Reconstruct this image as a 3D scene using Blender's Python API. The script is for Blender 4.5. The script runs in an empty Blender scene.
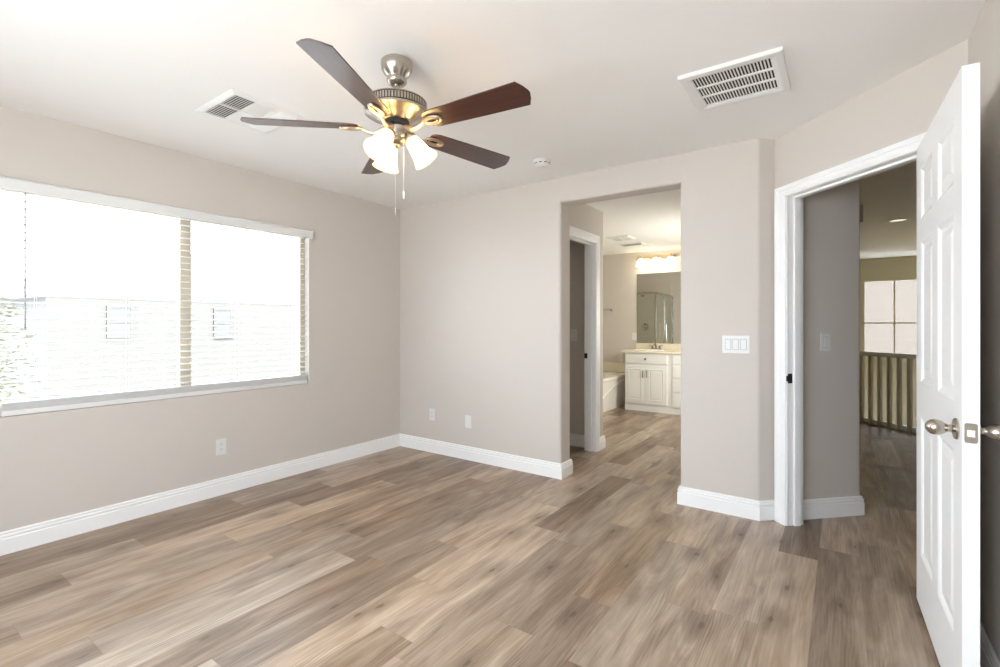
import bpy, bmesh, math, random
from mathutils import Vector, Matrix

# ------------------------------------------------------------------ camera, world, light, exposure
sc = bpy.context.scene
COL = sc.collection
PI = math.pi
YAW = math.atan2(341, 482)                       # camera looks 35 degrees left of the +Y direction

cam_d = bpy.data.cameras.new('camera')
cam_d.sensor_width = 36.0
cam_d.lens = 36.0 * 482 / 1000
cam_d.shift_y = -0.009
cam_d.clip_start = 0.02
cam = bpy.data.objects.new('camera', cam_d)
COL.objects.link(cam)
cam.location = (3.72, -3.47, 1.25)
cam.rotation_euler = (PI / 2, 0, YAW)
sc.camera = cam

SKY = 5.0
w = bpy.data.worlds.new('overcast_sky')
sc.world = w
w.use_nodes = True
bg = w.node_tree.nodes['Background']
bg.inputs['Color'].default_value = (0.855, 0.965, 1.085, 1)
bg.inputs['Strength'].default_value = SKY

sc.view_settings.view_transform = 'Standard'
sc.view_settings.look = 'None'
sc.view_settings.gamma = 1.0
sc.view_settings.use_curve_mapping = False
sc.view_settings.exposure = 0.96
sc.cycles.max_bounces = 12
sc.cycles.diffuse_bounces = 8
sc.cycles.glossy_bounces = 6
sc.cycles.transmission_bounces = 6
sc.cycles.transparent_max_bounces = 16
sc.cycles.sample_clamp_indirect = 6.0
sc.cycles.use_denoising = True


def lamp(name, kind, loc, energy, color=(1, 1, 1), size=None, rot=None, sizey=None, radius=None, portal=False, parent=None, spread=None):
    d = bpy.data.lights.new(name, kind)
    d.energy = energy
    d.color = color
    if kind == 'AREA':
        d.shape = 'RECTANGLE'
        d.size = size
        d.size_y = sizey or size
        if spread:
            d.spread = spread
        if portal:
            d.cycles.is_portal = True
    if radius is not None:
        d.shadow_soft_size = radius
    o = bpy.data.objects.new(name, d)
    o.location = loc
    if rot:
        o.rotation_euler = rot
    COL.objects.link(o)
    if parent:
        o.parent = parent
    return o


# high sun from beyond the loft side: it lights the ground and the neighbouring house, not the rooms
sun_d = bpy.data.lights.new('sun', 'SUN')
sun_d.energy = 12.5
sun_d.angle = 0.01
sun_d.color = (1.0, 0.985, 0.96)
sun = bpy.data.objects.new('sun', sun_d)
sun.rotation_euler = Vector((-0.52, -0.02, -0.85)).to_track_quat('-Z', 'Y').to_euler()
COL.objects.link(sun)

# sky light is guided in through the two seen windows and the added rear one
lamp('sky_portal', 'AREA', (-0.16, -1.97, 1.375), 1, size=1.25, sizey=1.85, rot=(0, -PI / 2, 0), portal=True)
lamp('sky_portal', 'AREA', (2.4, -4.42, 1.325), 1, size=2.4, sizey=1.75, rot=(PI / 2, 0, 0), portal=True)
lamp('sky_portal', 'AREA', (4.9, 7.66, 1.38), 1, size=1.72, sizey=1.36, rot=(-PI / 2, 0, 0), portal=True)

# ------------------------------------------------------------------ materials


def new_mat(name):
    m = bpy.data.materials.new(name)
    m.use_nodes = True
    nt = m.node_tree
    return m, nt, nt.nodes['Principled BSDF']


def simple(name, col, rough=0.5, metal=0.0, vary=0.04, scale=30, bump=0.0, bscale=200, coat=0.0, spec=0.5, stretch=None):
    m, nt, b = new_mat(name)
    tc = nt.nodes.new('ShaderNodeTexCoord')
    mp = nt.nodes.new('ShaderNodeMapping')
    if stretch:
        mp.inputs['Scale'].default_value = stretch
    nt.links.new(tc.outputs['Object'], mp.inputs['Vector'])
    n = nt.nodes.new('ShaderNodeTexNoise')
    n.inputs['Scale'].default_value = scale
    n.inputs['Detail'].default_value = 3
    nt.links.new(mp.outputs[0], n.inputs['Vector'])
    mx = nt.nodes.new('ShaderNodeMix')
    mx.data_type = 'RGBA'
    mx.inputs['A'].default_value = tuple(c * (1 - vary) for c in col) + (1,)
    mx.inputs['B'].default_value = tuple(min(1, c * (1 + vary)) for c in col) + (1,)
    nt.links.new(n.outputs['Fac'], mx.inputs['Factor'])
    nt.links.new(mx.outputs['Result'], b.inputs['Base Color'])
    b.inputs['Roughness'].default_value = rough
    b.inputs['Metallic'].default_value = metal
    b.inputs['Coat Weight'].default_value = coat
    b.inputs['Specular IOR Level'].default_value = spec
    if bump:
        n2 = nt.nodes.new('ShaderNodeTexNoise')
        n2.inputs['Scale'].default_value = bscale
        n2.inputs['Detail'].default_value = 2
        nt.links.new(mp.outputs[0], n2.inputs['Vector'])
        bp = nt.nodes.new('ShaderNodeBump')
        bp.inputs['Strength'].default_value = bump
        bp.inputs['Distance'].default_value = 0.002
        nt.links.new(n2.outputs['Fac'], bp.inputs['Height'])
        nt.links.new(bp.outputs[0], b.inputs['Normal'])
    return m


M = {}
M['wall'] = simple('greige_wall_paint', (0.615, 0.567, 0.520), 0.75, vary=0.012, scale=3, bump=0.12, bscale=150, spec=0.25)
M['ceiling'] = simple('ceiling_paint', (0.87, 0.857, 0.840), 0.9, vary=0.01, scale=3, bump=0.25, bscale=55, spec=0.1)
M['trim'] = simple('white_trim_paint', (0.89, 0.89, 0.885), 0.35, vary=0.01, scale=8)
M['door'] = simple('white_door_paint', (0.89, 0.89, 0.885), 0.38, vary=0.01, scale=8, bump=0.06, bscale=90)
M['plastic'] = simple('white_plastic', (0.74, 0.735, 0.715), 0.35, vary=0.01)
M['grille'] = simple('white_enamelled_metal', (0.80, 0.79, 0.77), 0.4, vary=0.01)
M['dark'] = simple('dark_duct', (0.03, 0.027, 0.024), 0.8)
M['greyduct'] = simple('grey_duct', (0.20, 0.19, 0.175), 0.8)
M['slot'] = simple('dark_slot', (0.08, 0.075, 0.07), 0.6)
M['nickel'] = simple('brushed_nickel', (0.50, 0.45, 0.39), 0.27, 1.0, vary=0.06, scale=60, stretch=(1, 1, 12))
M['nickel_gold'] = simple('warm_nickel', (0.62, 0.52, 0.40), 0.28, 1.0, vary=0.05, scale=50)
M['olive_cast'] = simple('olive_cast_wall_paint', (0.48, 0.44, 0.315), 0.75, vary=0.012, scale=3, bump=0.12, bscale=150, spec=0.25)  # loft wall: olive cast of the lamp light mixed into the paint colour
M['baluster'] = simple('olive_grey_baluster_paint', (0.60, 0.56, 0.45), 0.5, vary=0.02)
M['dark_nickel'] = simple('dark_nickel', (0.20, 0.18, 0.16), 0.3, 1.0)
M['wand'] = simple('clear_grey_plastic', (0.42, 0.41, 0.40), 0.3, vary=0.02)
M['chain'] = simple('bead_chain', (0.55, 0.53, 0.49), 0.4, 0.6, vary=0.02)
M['chrome'] = simple('chrome', (0.62, 0.61, 0.58), 0.15, 1.0, vary=0.02)
M['black'] = simple('black_metal', (0.02, 0.02, 0.02), 0.4)
M['vinyl'] = simple('tan_window_vinyl', (0.50, 0.43, 0.33), 0.5, vary=0.02)
M['blind'] = simple('white_blind_slats', (0.74, 0.74, 0.73), 0.4, vary=0.01)
M['cabinet'] = simple('white_cabinet_paint', (0.80, 0.79, 0.76), 0.4, vary=0.01)
M['marble'] = simple('cream_cultured_marble', (0.78, 0.71, 0.56), 0.2, vary=0.05, scale=9)
M['tub'] = simple('white_tub_acrylic', (0.82, 0.80, 0.75), 0.2, vary=0.01)
M['surround'] = simple('tan_shower_surround', (0.60, 0.56, 0.49), 0.3, vary=0.06, scale=7)
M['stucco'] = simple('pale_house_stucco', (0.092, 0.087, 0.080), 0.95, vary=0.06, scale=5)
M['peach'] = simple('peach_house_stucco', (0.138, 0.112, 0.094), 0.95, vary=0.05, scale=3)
M['rooftile'] = simple('roof_tile', (0.092, 0.088, 0.082), 0.9, vary=0.12, scale=6)
M['glass_dark'] = simple('house_window_glass', (0.09, 0.092, 0.095), 0.3)
M['bark'] = simple('bark', (0.16, 0.13, 0.10), 0.9)
M['leafm'] = simple('pale_leaves', (0.15, 0.145, 0.10), 0.8, vary=0.3, scale=4)
M['ground'] = simple('pale_concrete', (0.60, 0.60, 0.59), 0.95, vary=0.05, scale=2)
M['carpet'] = simple('stairwell_carpet', (0.45, 0.40, 0.33), 0.95, vary=0.08, scale=80)

# mirror
m, nt, b = new_mat('mirror_silver')
b.inputs['Base Color'].default_value = (0.86, 0.87, 0.85, 1)
b.inputs['Metallic'].default_value = 1
b.inputs['Roughness'].default_value = 0.01
M['mirror'] = m


def thin_glass(name, tint, refl):
    m = bpy.data.materials.new(name)
    m.use_nodes = True
    nt = m.node_tree
    nt.nodes.clear()
    out = nt.nodes.new('ShaderNodeOutputMaterial')
    t = nt.nodes.new('ShaderNodeBsdfTransparent')
    t.inputs['Color'].default_value = tint + (1,)
    g = nt.nodes.new('ShaderNodeBsdfGlossy')
    g.inputs['Roughness'].default_value = 0.02
    lw_ = nt.nodes.new('ShaderNodeLayerWeight')
    pw = nt.nodes.new('ShaderNodeMath')
    pw.operation = 'POWER'
    pw.inputs[1].default_value = 4
    nt.links.new(lw_.outputs['Facing'], pw.inputs[0])
    fr = nt.nodes.new('ShaderNodeMath')
    fr.operation = 'MULTIPLY_ADD'
    fr.inputs[1].default_value = 0.5
    fr.inputs[2].default_value = refl
    nt.links.new(pw.outputs[0], fr.inputs[0])
    mx = nt.nodes.new('ShaderNodeMixShader')
    nt.links.new(fr.outputs[0], mx.inputs[0])
    nt.links.new(t.outputs[0], mx.inputs[1])
    nt.links.new(g.outputs[0], mx.inputs[2])
    nt.links.new(mx.outputs[0], out.inputs[0])
    return m


M['glass'] = thin_glass('window_glass', (0.96, 0.97, 0.965), 0.02)
M['shower_glass'] = thin_glass('shower_glass', (0.93, 0.94, 0.92), 0.03)


def lamp_glass(name, col, emit):
    m = bpy.data.materials.new(name)
    m.use_nodes = True
    nt = m.node_tree
    nt.nodes.clear()
    out = nt.nodes.new('ShaderNodeOutputMaterial')
    tl = nt.nodes.new('ShaderNodeBsdfTranslucent')
    tl.inputs['Color'].default_value = col + (1,)
    df = nt.nodes.new('ShaderNodeBsdfDiffuse')
    df.inputs['Color'].default_value = col + (1,)
    tr = nt.nodes.new('ShaderNodeBsdfTransparent')
    tr.inputs['Color'].default_value = col + (1,)
    em = nt.nodes.new('ShaderNodeEmission')
    em.inputs['Color'].default_value = col + (1,)
    em.inputs['Strength'].default_value = emit
    a = nt.nodes.new('ShaderNodeMixShader')
    a.inputs[0].default_value = 0.35
    nt.links.new(tl.outputs[0], a.inputs[1])
    nt.links.new(df.outputs[0], a.inputs[2])
    c = nt.nodes.new('ShaderNodeMixShader')
    c.inputs[0].default_value = 0.15
    nt.links.new(a.outputs[0], c.inputs[1])
    nt.links.new(tr.outputs[0], c.inputs[2])
    s = nt.nodes.new('ShaderNodeAddShader')
    nt.links.new(c.outputs[0], s.inputs[0])
    nt.links.new(em.outputs[0], s.inputs[1])
    nt.links.new(s.outputs[0], out.inputs[0])
    return m


M['fan_shade'] = lamp_glass('fan_lamp_frosted_glass', (1.0, 0.86, 0.60), 0.04)
M['bath_shade'] = lamp_glass('bath_lamp_frosted_glass', (1.0, 0.97, 0.86), 0.7)


def emission(name, col, s):
    m = bpy.data.materials.new(name)
    m.use_nodes = True
    b = m.node_tree.nodes['Principled BSDF']
    b.inputs['Base Color'].default_value = col + (1,)
    b.inputs['Emission Color'].default_value = col + (1,)
    b.inputs['Emission Strength'].default_value = s
    return m


M['bulb'] = emission('lit_bulb', (1.0, 0.88, 0.68), 12)

# fan blades: dark cherry wood, grain along local X
m, nt, b = new_mat('cherry_blade')
tc = nt.nodes.new('ShaderNodeTexCoord')
mp = nt.nodes.new('ShaderNodeMapping')
mp.inputs['Scale'].default_value = (2.5, 40, 40)
n = nt.nodes.new('ShaderNodeTexNoise')
n.inputs['Scale'].default_value = 1.6
n.inputs['Detail'].default_value = 6
n.inputs['Distortion'].default_value = 0.6
cr = nt.nodes.new('ShaderNodeValToRGB')
cr.color_ramp.elements[0].position = 0.3
cr.color_ramp.elements[0].color = (0.030, 0.009, 0.006, 1)
cr.color_ramp.elements[1].position = 0.75
cr.color_ramp.elements[1].color = (0.075, 0.022, 0.014, 1)
nt.links.new(tc.outputs['Object'], mp.inputs[0])
nt.links.new(mp.outputs[0], n.inputs['Vector'])
nt.links.new(n.outputs['Fac'], cr.inputs[0])
nt.links.new(cr.outputs[0], b.inputs['Base Color'])
b.inputs['Roughness'].default_value = 0.28
b.inputs['Coat Weight'].default_value = 0.6
b.inputs['Coat Roughness'].default_value = 0.22
M['cherry'] = m


def floor_material():
    m, nt, b = new_mat('oak_vinyl_planks')
    N, L = nt.nodes, nt.links

    def math_(op, a, bb=None, c=None):
        nd = N.new('ShaderNodeMath')
        nd.operation = op
        for i, v in enumerate((a, bb, c)):
            if v is None:
                continue
            if isinstance(v, (int, float)):
                nd.inputs[i].default_value = v
            else:
                L.new(v, nd.inputs[i])
        return nd.outputs[0]

    tc = N.new('ShaderNodeTexCoord')
    sp = N.new('ShaderNodeSeparateXYZ')
    L.new(tc.outputs['Object'], sp.inputs[0])
    X, Y = sp.outputs[0], sp.outputs[1]
    W, LEN = 0.182, 1.22
    u = math_('DIVIDE', math_('ADD', X, 10.03), W)
    row = math_('FLOOR', u)
    fu = math_('FRACT', u)
    wn = N.new('ShaderNodeTexWhiteNoise')
    wn.noise_dimensions = '1D'
    L.new(row, wn.inputs['W'])
    v = math_('ADD', math_('DIVIDE', math_('ADD', Y, 20), LEN), wn.outputs['Value'])
    col = math_('FLOOR', v)
    fv = math_('FRACT', v)
    pid = math_('ADD', math_('MULTIPLY', row, 17.31), math_('MULTIPLY', col, 5.73))
    wn2 = N.new('ShaderNodeTexWhiteNoise')
    wn2.noise_dimensions = '1D'
    L.new(pid, wn2.inputs['W'])
    rnd = wn2.outputs['Value']
    wsp = N.new('ShaderNodeSeparateXYZ')
    L.new(wn2.outputs['Color'], wsp.inputs[0])
    # grain coordinates, different on every plank
    cv = N.new('ShaderNodeCombineXYZ')
    L.new(X, cv.inputs[0])
    L.new(Y, cv.inputs[1])
    L.new(math_('MULTIPLY', pid, 3.17), cv.inputs[2])

    def noise(sx, sy, scale, detail, dist, rough=0.55):
        mp = N.new('ShaderNodeMapping')
        mp.inputs['Scale'].default_value = (sx, sy, 1)
        L.new(cv.outputs[0], mp.inputs[0])
        nz = N.new('ShaderNodeTexNoise')
        nz.inputs['Scale'].default_value = scale
        nz.inputs['Detail'].default_value = detail
        nz.inputs['Distortion'].default_value = dist
        nz.inputs['Roughness'].default_value = rough
        L.new(mp.outputs[0], nz.inputs['Vector'])
        return nz.outputs['Fac']

    fine = noise(60, 2.2, 2.0, 5, 0.3)
    broad = noise(7.0, 1.1, 1.5, 4, 1.2)
    # cathedral grain rings
    mpw = N.new('ShaderNodeMapping')
    mpw.inputs['Scale'].default_value = (9, 0.9, 1)
    L.new(cv.outputs[0], mpw.inputs[0])
    wv = N.new('ShaderNodeTexWave')
    wv.wave_type = 'RINGS'
    wv.inputs['Scale'].default_value = 2.2
    wv.inputs['Distortion'].default_value = 5
    wv.inputs['Detail'].default_value = 3
    wv.inputs['Detail Scale'].default_value = 0.8
    L.new(mpw.outputs[0], wv.inputs['Vector'])
    t = math_('ADD', math_('MULTIPLY', broad, 0.88), math_('MULTIPLY', fine, 0.46))
    t = math_('ADD', t, math_('MULTIPLY', rnd, 0.36))
    t = math_('ADD', t, math_('MULTIPLY', wv.outputs['Fac'], 0.07))
    t = math_('DIVIDE', math_('SUBTRACT', t, 0.48), 0.88)
    cr = N.new('ShaderNodeValToRGB')
    e = cr.color_ramp.elements
    e[0].position, e[0].color = 0.08, (0.140, 0.092, 0.061, 1)
    e[1].position, e[1].color = 0.96, (0.586, 0.479, 0.377, 1)
    e.new(0.38).color = (0.270, 0.192, 0.134, 1)
    e.new(0.62).color = (0.400, 0.304, 0.223, 1)
    L.new(t, cr.inputs[0])
    # cathedral grain lines that meander, only in patches
    wob = noise(2.6, 0.55, 1.6, 2, 0.4)
    patch = noise(5.0, 0.8, 1.3, 2, 0.2)
    ph = math_('ADD', math_('MULTIPLY', X, 480), math_('MULTIPLY', wob, 95))
    lines = math_('POWER', math_('MULTIPLY_ADD', math_('SINE', ph), 0.5, 0.5), 2.0)
    pm = N.new('ShaderNodeMapRange')
    pm.inputs['From Min'].default_value = 0.46
    pm.inputs['From Max'].default_value = 0.66
    L.new(patch, pm.inputs['Value'])
    lm = math_('MULTIPLY', math_('MULTIPLY', lines, pm.outputs['Result']), 0.36)
    mg = N.new('ShaderNodeMix')
    mg.data_type = 'RGBA'
    L.new(lm, mg.inputs['Factor'])
    L.new(cr.outputs[0], mg.inputs['A'])
    mg.inputs['B'].default_value = (0.085, 0.052, 0.032, 1)
    # knots: small dark eyes in a soft brown halo
    mpk = N.new('ShaderNodeMapping')
    mpk.inputs['Scale'].default_value = (4.2, 1.9, 1)
    L.new(cv.outputs[0], mpk.inputs[0])
    vk = N.new('ShaderNodeTexVoronoi')
    vk.voronoi_dimensions = '2D'
    vk.inputs['Scale'].default_value = 1.0
    L.new(mpk.outputs[0], vk.inputs['Vector'])
    ks = N.new('ShaderNodeSeparateXYZ')
    L.new(vk.outputs['Color'], ks.inputs[0])
    on = math_('GREATER_THAN', ks.outputs[0], 0.45)
    kd = math_('ADD', vk.outputs['Distance'], math_('MULTIPLY', math_('SUBTRACT', fine, 0.5), 0.14))

    def ramp(a, b_, lo, hi):
        r_ = N.new('ShaderNodeMapRange')
        r_.inputs['From Min'].default_value = a
        r_.inputs['From Max'].default_value = b_
        r_.inputs['To Min'].default_value = lo
        r_.inputs['To Max'].default_value = hi
        r_.interpolation_type = 'SMOOTHSTEP'
        L.new(kd, r_.inputs['Value'])
        return r_.outputs['Result']
    kf = math_('MULTIPLY', on, math_('MAXIMUM', ramp(0.02, 0.085, 0.75, 0.0), ramp(0.04, 0.34, 0.38, 0.0)))
    mk = N.new('ShaderNodeMix')
    mk.data_type = 'RGBA'
    L.new(kf, mk.inputs['Factor'])
    L.new(mg.outputs['Result'], mk.inputs['A'])
    mk.inputs['B'].default_value = (0.080, 0.047, 0.028, 1)
    # a slightly redder or greyer plank now and then
    hs = N.new('ShaderNodeHueSaturation')
    L.new(mk.outputs['Result'], hs.inputs['Color'])
    L.new(math_('ADD', math_('MULTIPLY', wsp.outputs[1], 0.25), 0.86), hs.inputs['Saturation'])
    L.new(math_('ADD', math_('MULTIPLY', wsp.outputs[2], 0.22), 0.92), hs.inputs['Value'])
    # joints between planks
    ju = math_('MINIMUM', fu, math_('SUBTRACT', 1, fu))
    jv = math_('MINIMUM', fv, math_('SUBTRACT', 1, fv))
    j = math_('MAXIMUM', math_('LESS_THAN', ju, 0.007), math_('LESS_THAN', jv, 0.0011))
    mj = N.new('ShaderNodeMix')
    mj.data_type = 'RGBA'
    L.new(math_('MULTIPLY', j, 0.22), mj.inputs['Factor'])
    L.new(hs.outputs[0], mj.inputs['A'])
    mj.inputs['B'].default_value = (0.10, 0.07, 0.05, 1)
    L.new(mj.outputs['Result'], b.inputs['Base Color'])
    b.inputs['Roughness'].default_value = 0.36
    b.inputs['Specular IOR Level'].default_value = 0.5
    bp = N.new('ShaderNodeBump')
    bp.inputs['Strength'].default_value = 0.10
    bp.inputs['Distance'].default_value = 0.002
    L.new(math_('SUBTRACT', fine, j), bp.inputs['Height'])
    L.new(bp.outputs[0], b.inputs['Normal'])
    return m


M['floor'] = floor_material()

# ------------------------------------------------------------------ mesh helpers


class MB:
    def __init__(self):
        self.bm = bmesh.new()

    def _add(self, verts, faces, mat=None):
        vs = [self.bm.verts.new(mat @ Vector(v) if mat else v) for v in verts]
        for f in faces:
            try:
                self.bm.faces.new([vs[i] for i in f])
            except ValueError:
                pass
        return self

    def box(self, x0, y0, z0, x1, y1, z1, mat=None, bevel=0.0):
        v = [(x0, y0, z0), (x1, y0, z0), (x1, y1, z0), (x0, y1, z0), (x0, y0, z1), (x1, y0, z1), (x1, y1, z1), (x0, y1, z1)]
        f = [(0, 3, 2, 1), (4, 5, 6, 7), (0, 1, 5, 4), (1, 2, 6, 5), (2, 3, 7, 6), (3, 0, 4, 7)]
        if not bevel:
            return self._add(v, f, mat)
        t = bmesh.new()
        vs = [t.verts.new(p) for p in v]
        for q in f:
            t.faces.new([vs[i] for i in q])
        bmesh.ops.bevel(t, geom=t.edges[:], offset=bevel, segments=2, profile=0.5, affect='EDGES')
        t.verts.index_update()
        self._add([tuple(p.co) for p in t.verts], [[p.index for p in q.verts] for q in t.faces], mat)
        t.free()
        return self

    def prism(self, poly, z0, z1, mat=None):
        n = len(poly)
        v = [(p[0], p[1], z0) for p in poly] + [(p[0], p[1], z1) for p in poly]
        f = [tuple(range(n - 1, -1, -1)), tuple(range(n, 2 * n))]
        f += [(i, (i + 1) % n, n + (i + 1) % n, n + i) for i in range(n)]
        return self._add(v, f, mat)

    def lathe(self, prof, mat=None, seg=32, cap0=True, cap1=True):
        v, f = [], []
        for r, z in prof:
            for k in range(seg):
                a = 2 * PI * k / seg
                v.append((r * math.cos(a), r * math.sin(a), z))
        for i in range(len(prof) - 1):
            for k in range(seg):
                k2 = (k + 1) % seg
                f.append((i * seg + k, i * seg + k2, (i + 1) * seg + k2, (i + 1) * seg + k))
        if cap0:
            f.append(tuple(range(seg - 1, -1, -1)))
        if cap1:
            o = (len(prof) - 1) * seg
            f.append(tuple(range(o, o + seg)))
        return self._add(v, f, mat)

    def tube(self, pts, r, seg=8, closed=False, mat=None):
        pts = [Vector(p) for p in pts]
        n = len(pts)
        rs = r if isinstance(r, (list, tuple)) else [r] * n
        v, f = [], []
        for i, p in enumerate(pts):
            if closed:
                t = pts[(i + 1) % n] - pts[i - 1]
            else:
                t = pts[min(i + 1, n - 1)] - pts[max(i - 1, 0)]
            t.normalize()
            up = Vector((0, 0, 1)) if abs(t.z) < 0.95 else Vector((1, 0, 0))
            a = t.cross(up).normalized()
            c = a.cross(t).normalized()
            for k in range(seg):
                q = 2 * PI * k / seg
                v.append(tuple(p + (a * math.cos(q) + c * math.sin(q)) * rs[i]))
        m_ = n if closed else n - 1
        for i in range(m_):
            i2 = (i + 1) % n
            for k in range(seg):
                k2 = (k + 1) % seg
                f.append((i * seg + k, i * seg + k2, i2 * seg + k2, i2 * seg + k))
        if not closed:
            f.append(tuple(range(seg - 1, -1, -1)))
            f.append(tuple(range((n - 1) * seg, n * seg)))
        return self._add(v, f, mat)

    def sweep(self, path, prof, fn):
        """profile of (offset to the right of the path, t) swept along a 2-D path with mitred corners"""
        P = [Vector((p[0], p[1])) for p in path]
        n, k = len(P), len(prof)
        nr = []
        loop = (P[0] - P[-1]).length < 1e-7
        for i in range(n - 1):
            d = (P[i + 1] - P[i]).normalized()
            nr.append(Vector((d.y, -d.x)))
        v, f = [], []
        for i in range(n):
            if loop and i in (0, n - 1):
                mt = (nr[-1] + nr[0]) / (1 + nr[-1].dot(nr[0]))
            elif i == 0:
                mt = nr[0]
            elif i == n - 1:
                mt = nr[-1]
            else:
                mt = (nr[i - 1] + nr[i]) / (1 + nr[i - 1].dot(nr[i]))
            for o, t in prof:
                q = P[i] + mt * o
                v.append(fn(q.x, q.y, t))
        for i in range(n - 1):
            for j in range(k):
                j2 = (j + 1) % k
                f.append((i * k + j, i * k + j2, (i + 1) * k + j2, (i + 1) * k + j))
        if not loop:
            f.append(tuple(range(k - 1, -1, -1)))
            f.append(tuple(range((n - 1) * k, n * k)))
        return self._add(v, f)

    def sphere(self, r, c, sx=1, sy=1, sz=1, mat=None, seg=20, rings=12):
        prof = []
        for i in range(rings + 1):
            a = -PI / 2 + PI * i / rings
            prof.append((max(1e-4, r * math.cos(a)), r * math.sin(a)))
        mm = Matrix.Translation(c) @ Matrix.Diagonal((sx, sy, sz, 1))
        if mat:
            mm = mat @ mm
        return self.lathe(prof, mm, seg)

    def build(self, name, mat, parent=None, smooth=False, bevel=0.0, bseg=2, loc=None):
        bm = self.bm
        bmesh.ops.remove_doubles(bm, verts=bm.verts, dist=1e-6)
        bmesh.ops.recalc_face_normals(bm, faces=bm.faces)
        me = bpy.data.meshes.new(name)
        bm.to_mesh(me)
        bm.free()
        me.materials.append(mat)
        if smooth:
            for p in me.polygons:
                p.use_smooth = True
            me.set_sharp_from_angle(angle=math.radians(smooth if smooth is not True else 35))
        o = bpy.data.objects.new(name, me)
        COL.objects.link(o)
        if parent:
            o.parent = parent
        if loc:
            o.location = loc
        if bevel:
            md = o.modifiers.new('edge_round', 'BEVEL')
            md.width = bevel
            md.segments = bseg
            md.limit_method = 'ANGLE'
            md.angle_limit = math.radians(40)
        return o


def empty(name, loc, rz=0.0, rot=None):
    o = bpy.data.objects.new(name, None)
    o.empty_display_size = 0.1
    o.location = loc
    o.rotation_euler = rot or (0, 0, rz)
    COL.objects.link(o)
    return o


def tag(o, label, cat, group=None):
    o['label'] = label
    o['category'] = cat
    if group:
        o['group'] = group
    return o


def struct(o):
    o['kind'] = 'structure'
    return o


def copy_tree(o, parent=None):
    c = o.copy()
    COL.objects.link(c)
    if parent:
        c.parent = parent
    for ch in list(o.children):
        copy_tree(ch, c)
    return c


def arc(cx, cy, r, a0, a1, n=6):
    return [(cx + r * math.cos(a0 + (a1 - a0) * i / n), cy + r * math.sin(a0 + (a1 - a0) * i / n)) for i in range(n + 1)]


RT = Matrix.Rotation
TR = Matrix.Translation
S2 = math.sqrt(0.5)
D = Vector((S2, -S2))          # along the entry wall, towards the camera
E_ = Vector((S2, S2))          # through the entry door, into the hall
J = Vector((3.370, 0.078))     # inside corner where the entry wall begins


def entry(s, n, z):
    """s along the entry wall, n out of it into the bedroom"""
    q = J + D * s - E_ * n
    return (q.x, q.y, z)


H = 2.44
HB = 2.39

# ------------------------------------------------------------------ the room shell
b = MB()
b.prism([(-0.3, -4.6), (6.7, -4.6), (6.7, 1.56), (3.02, 5.24), (-0.3, 5.24)], -0.2, 0.0)
struct(b.build('floor', M['floor']))
b = MB()
b.box(2.9, 0.5, -2.9, 6.7, 8.0, -2.75)
struct(b.build('floor_stairwell', M['carpet']))

b = MB()
b.box(-0.3, -4.6, H, 6.7, 7.8, H + 0.12)
struct(b.build('ceiling', M['ceiling']))
b = MB()
b.box(-0.12, 0.155, HB, 2.92, 4.1, H)
struct(b.build('ceiling_bath', M['ceiling']))

# left wall with the window opening
WY0, WY1, WZ0, WZ1 = -2.960, -1.045, 0.745, 2.055
b = MB()
for y0, y1, z0, z1 in ((-4.6, WY0, 0, H), (WY1, 0.12, 0, H), (WY0, WY1, 0, WZ0), (WY0, WY1, WZ1, H)):
    b.box(-0.16, y0, z0, 0, y1, z1)
struct(b.build('wall_left', M['wall']))

# rear wall, out of view, with a wide window added to let in daylight
b = MB()
for x0, x1, z0, z1 in ((-0.16, 1.2, 0, H), (3.6, 4.3, 0, H), (1.2, 3.6, 0, 0.45), (1.2, 3.6, 2.2, H)):
    b.box(x0, -4.46, z0, x1, -4.3, z1)
struct(b.build('wall_rear', M['wall']))
wr = struct(empty('window_added', (2.4, -4.38, 0.45)))
b = MB()
for x in (-1.20, -0.03, 1.14):
    b.box(x, -0.04, 0.06, x + 0.06, 0.04, 1.69)
for z in (0.0, 1.69):
    b.box(-1.20, -0.04, z, 1.20, 0.04, z + 0.06)
b.build('window_frame', M['vinyl'], wr)

# right wall
b = MB()
b.box(4.152, -4.46, 0, 4.30, -0.62, H)
struct(b.build('wall_right', M['wall']))

# back wall: left piece with its rounded corner, header, right piece ending in the 45 degree jog
OX0, OX1, OZ, TH = 1.868, 2.803, 2.238, 0.172
R = 0.022
b = MB()
poly = [(-0.1, TH), (-0.1, 0.0)] + arc(OX0 - R, R, R, -PI / 2, 0) + arc(OX0 - R, TH - R, R, 0, PI / 2)
b.prism(poly, 0, H)
jx = J.x - J.y                     # where the jog leaves the back wall
poly = arc(OX1 + R, R, R, PI, 1.5 * PI)
for t in range(7):                 # softened jog corner
    a = -PI / 2 + (PI / 4) * t / 6
    rr = 0.03
    poly.append((jx - rr * math.tan(PI / 8) + rr * math.cos(a), rr + rr * math.sin(a)))
poly += [(J.x, J.y), (J.x + 0.10, J.y + 0.10), (3.02, TH + 0.2), (3.02, TH)] + arc(OX1 + R, TH - R, R, PI / 2, PI)
b.prism(poly, 0, H)
# header over the bath opening with rounded lower edges (profile in y,z swept along x)
hp = [(0, H)] + [(y, z) for y, z in arc(R, OZ + R, R, PI, 1.5 * PI)] + [(y, z) for y, z in arc(TH - R, OZ + R, R, 1.5 * PI, 2 * PI)] + [(TH, H)]
mat = Matrix(((0, 0, 1, 0), (1, 0, 0, 0), (0, 1, 0, 0), (0, 0, 0, 1)))
b.prism(hp, OX0 - R, OX1 + R, mat)
struct(b.build('wall_back', M['wall'], smooth=30))

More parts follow.
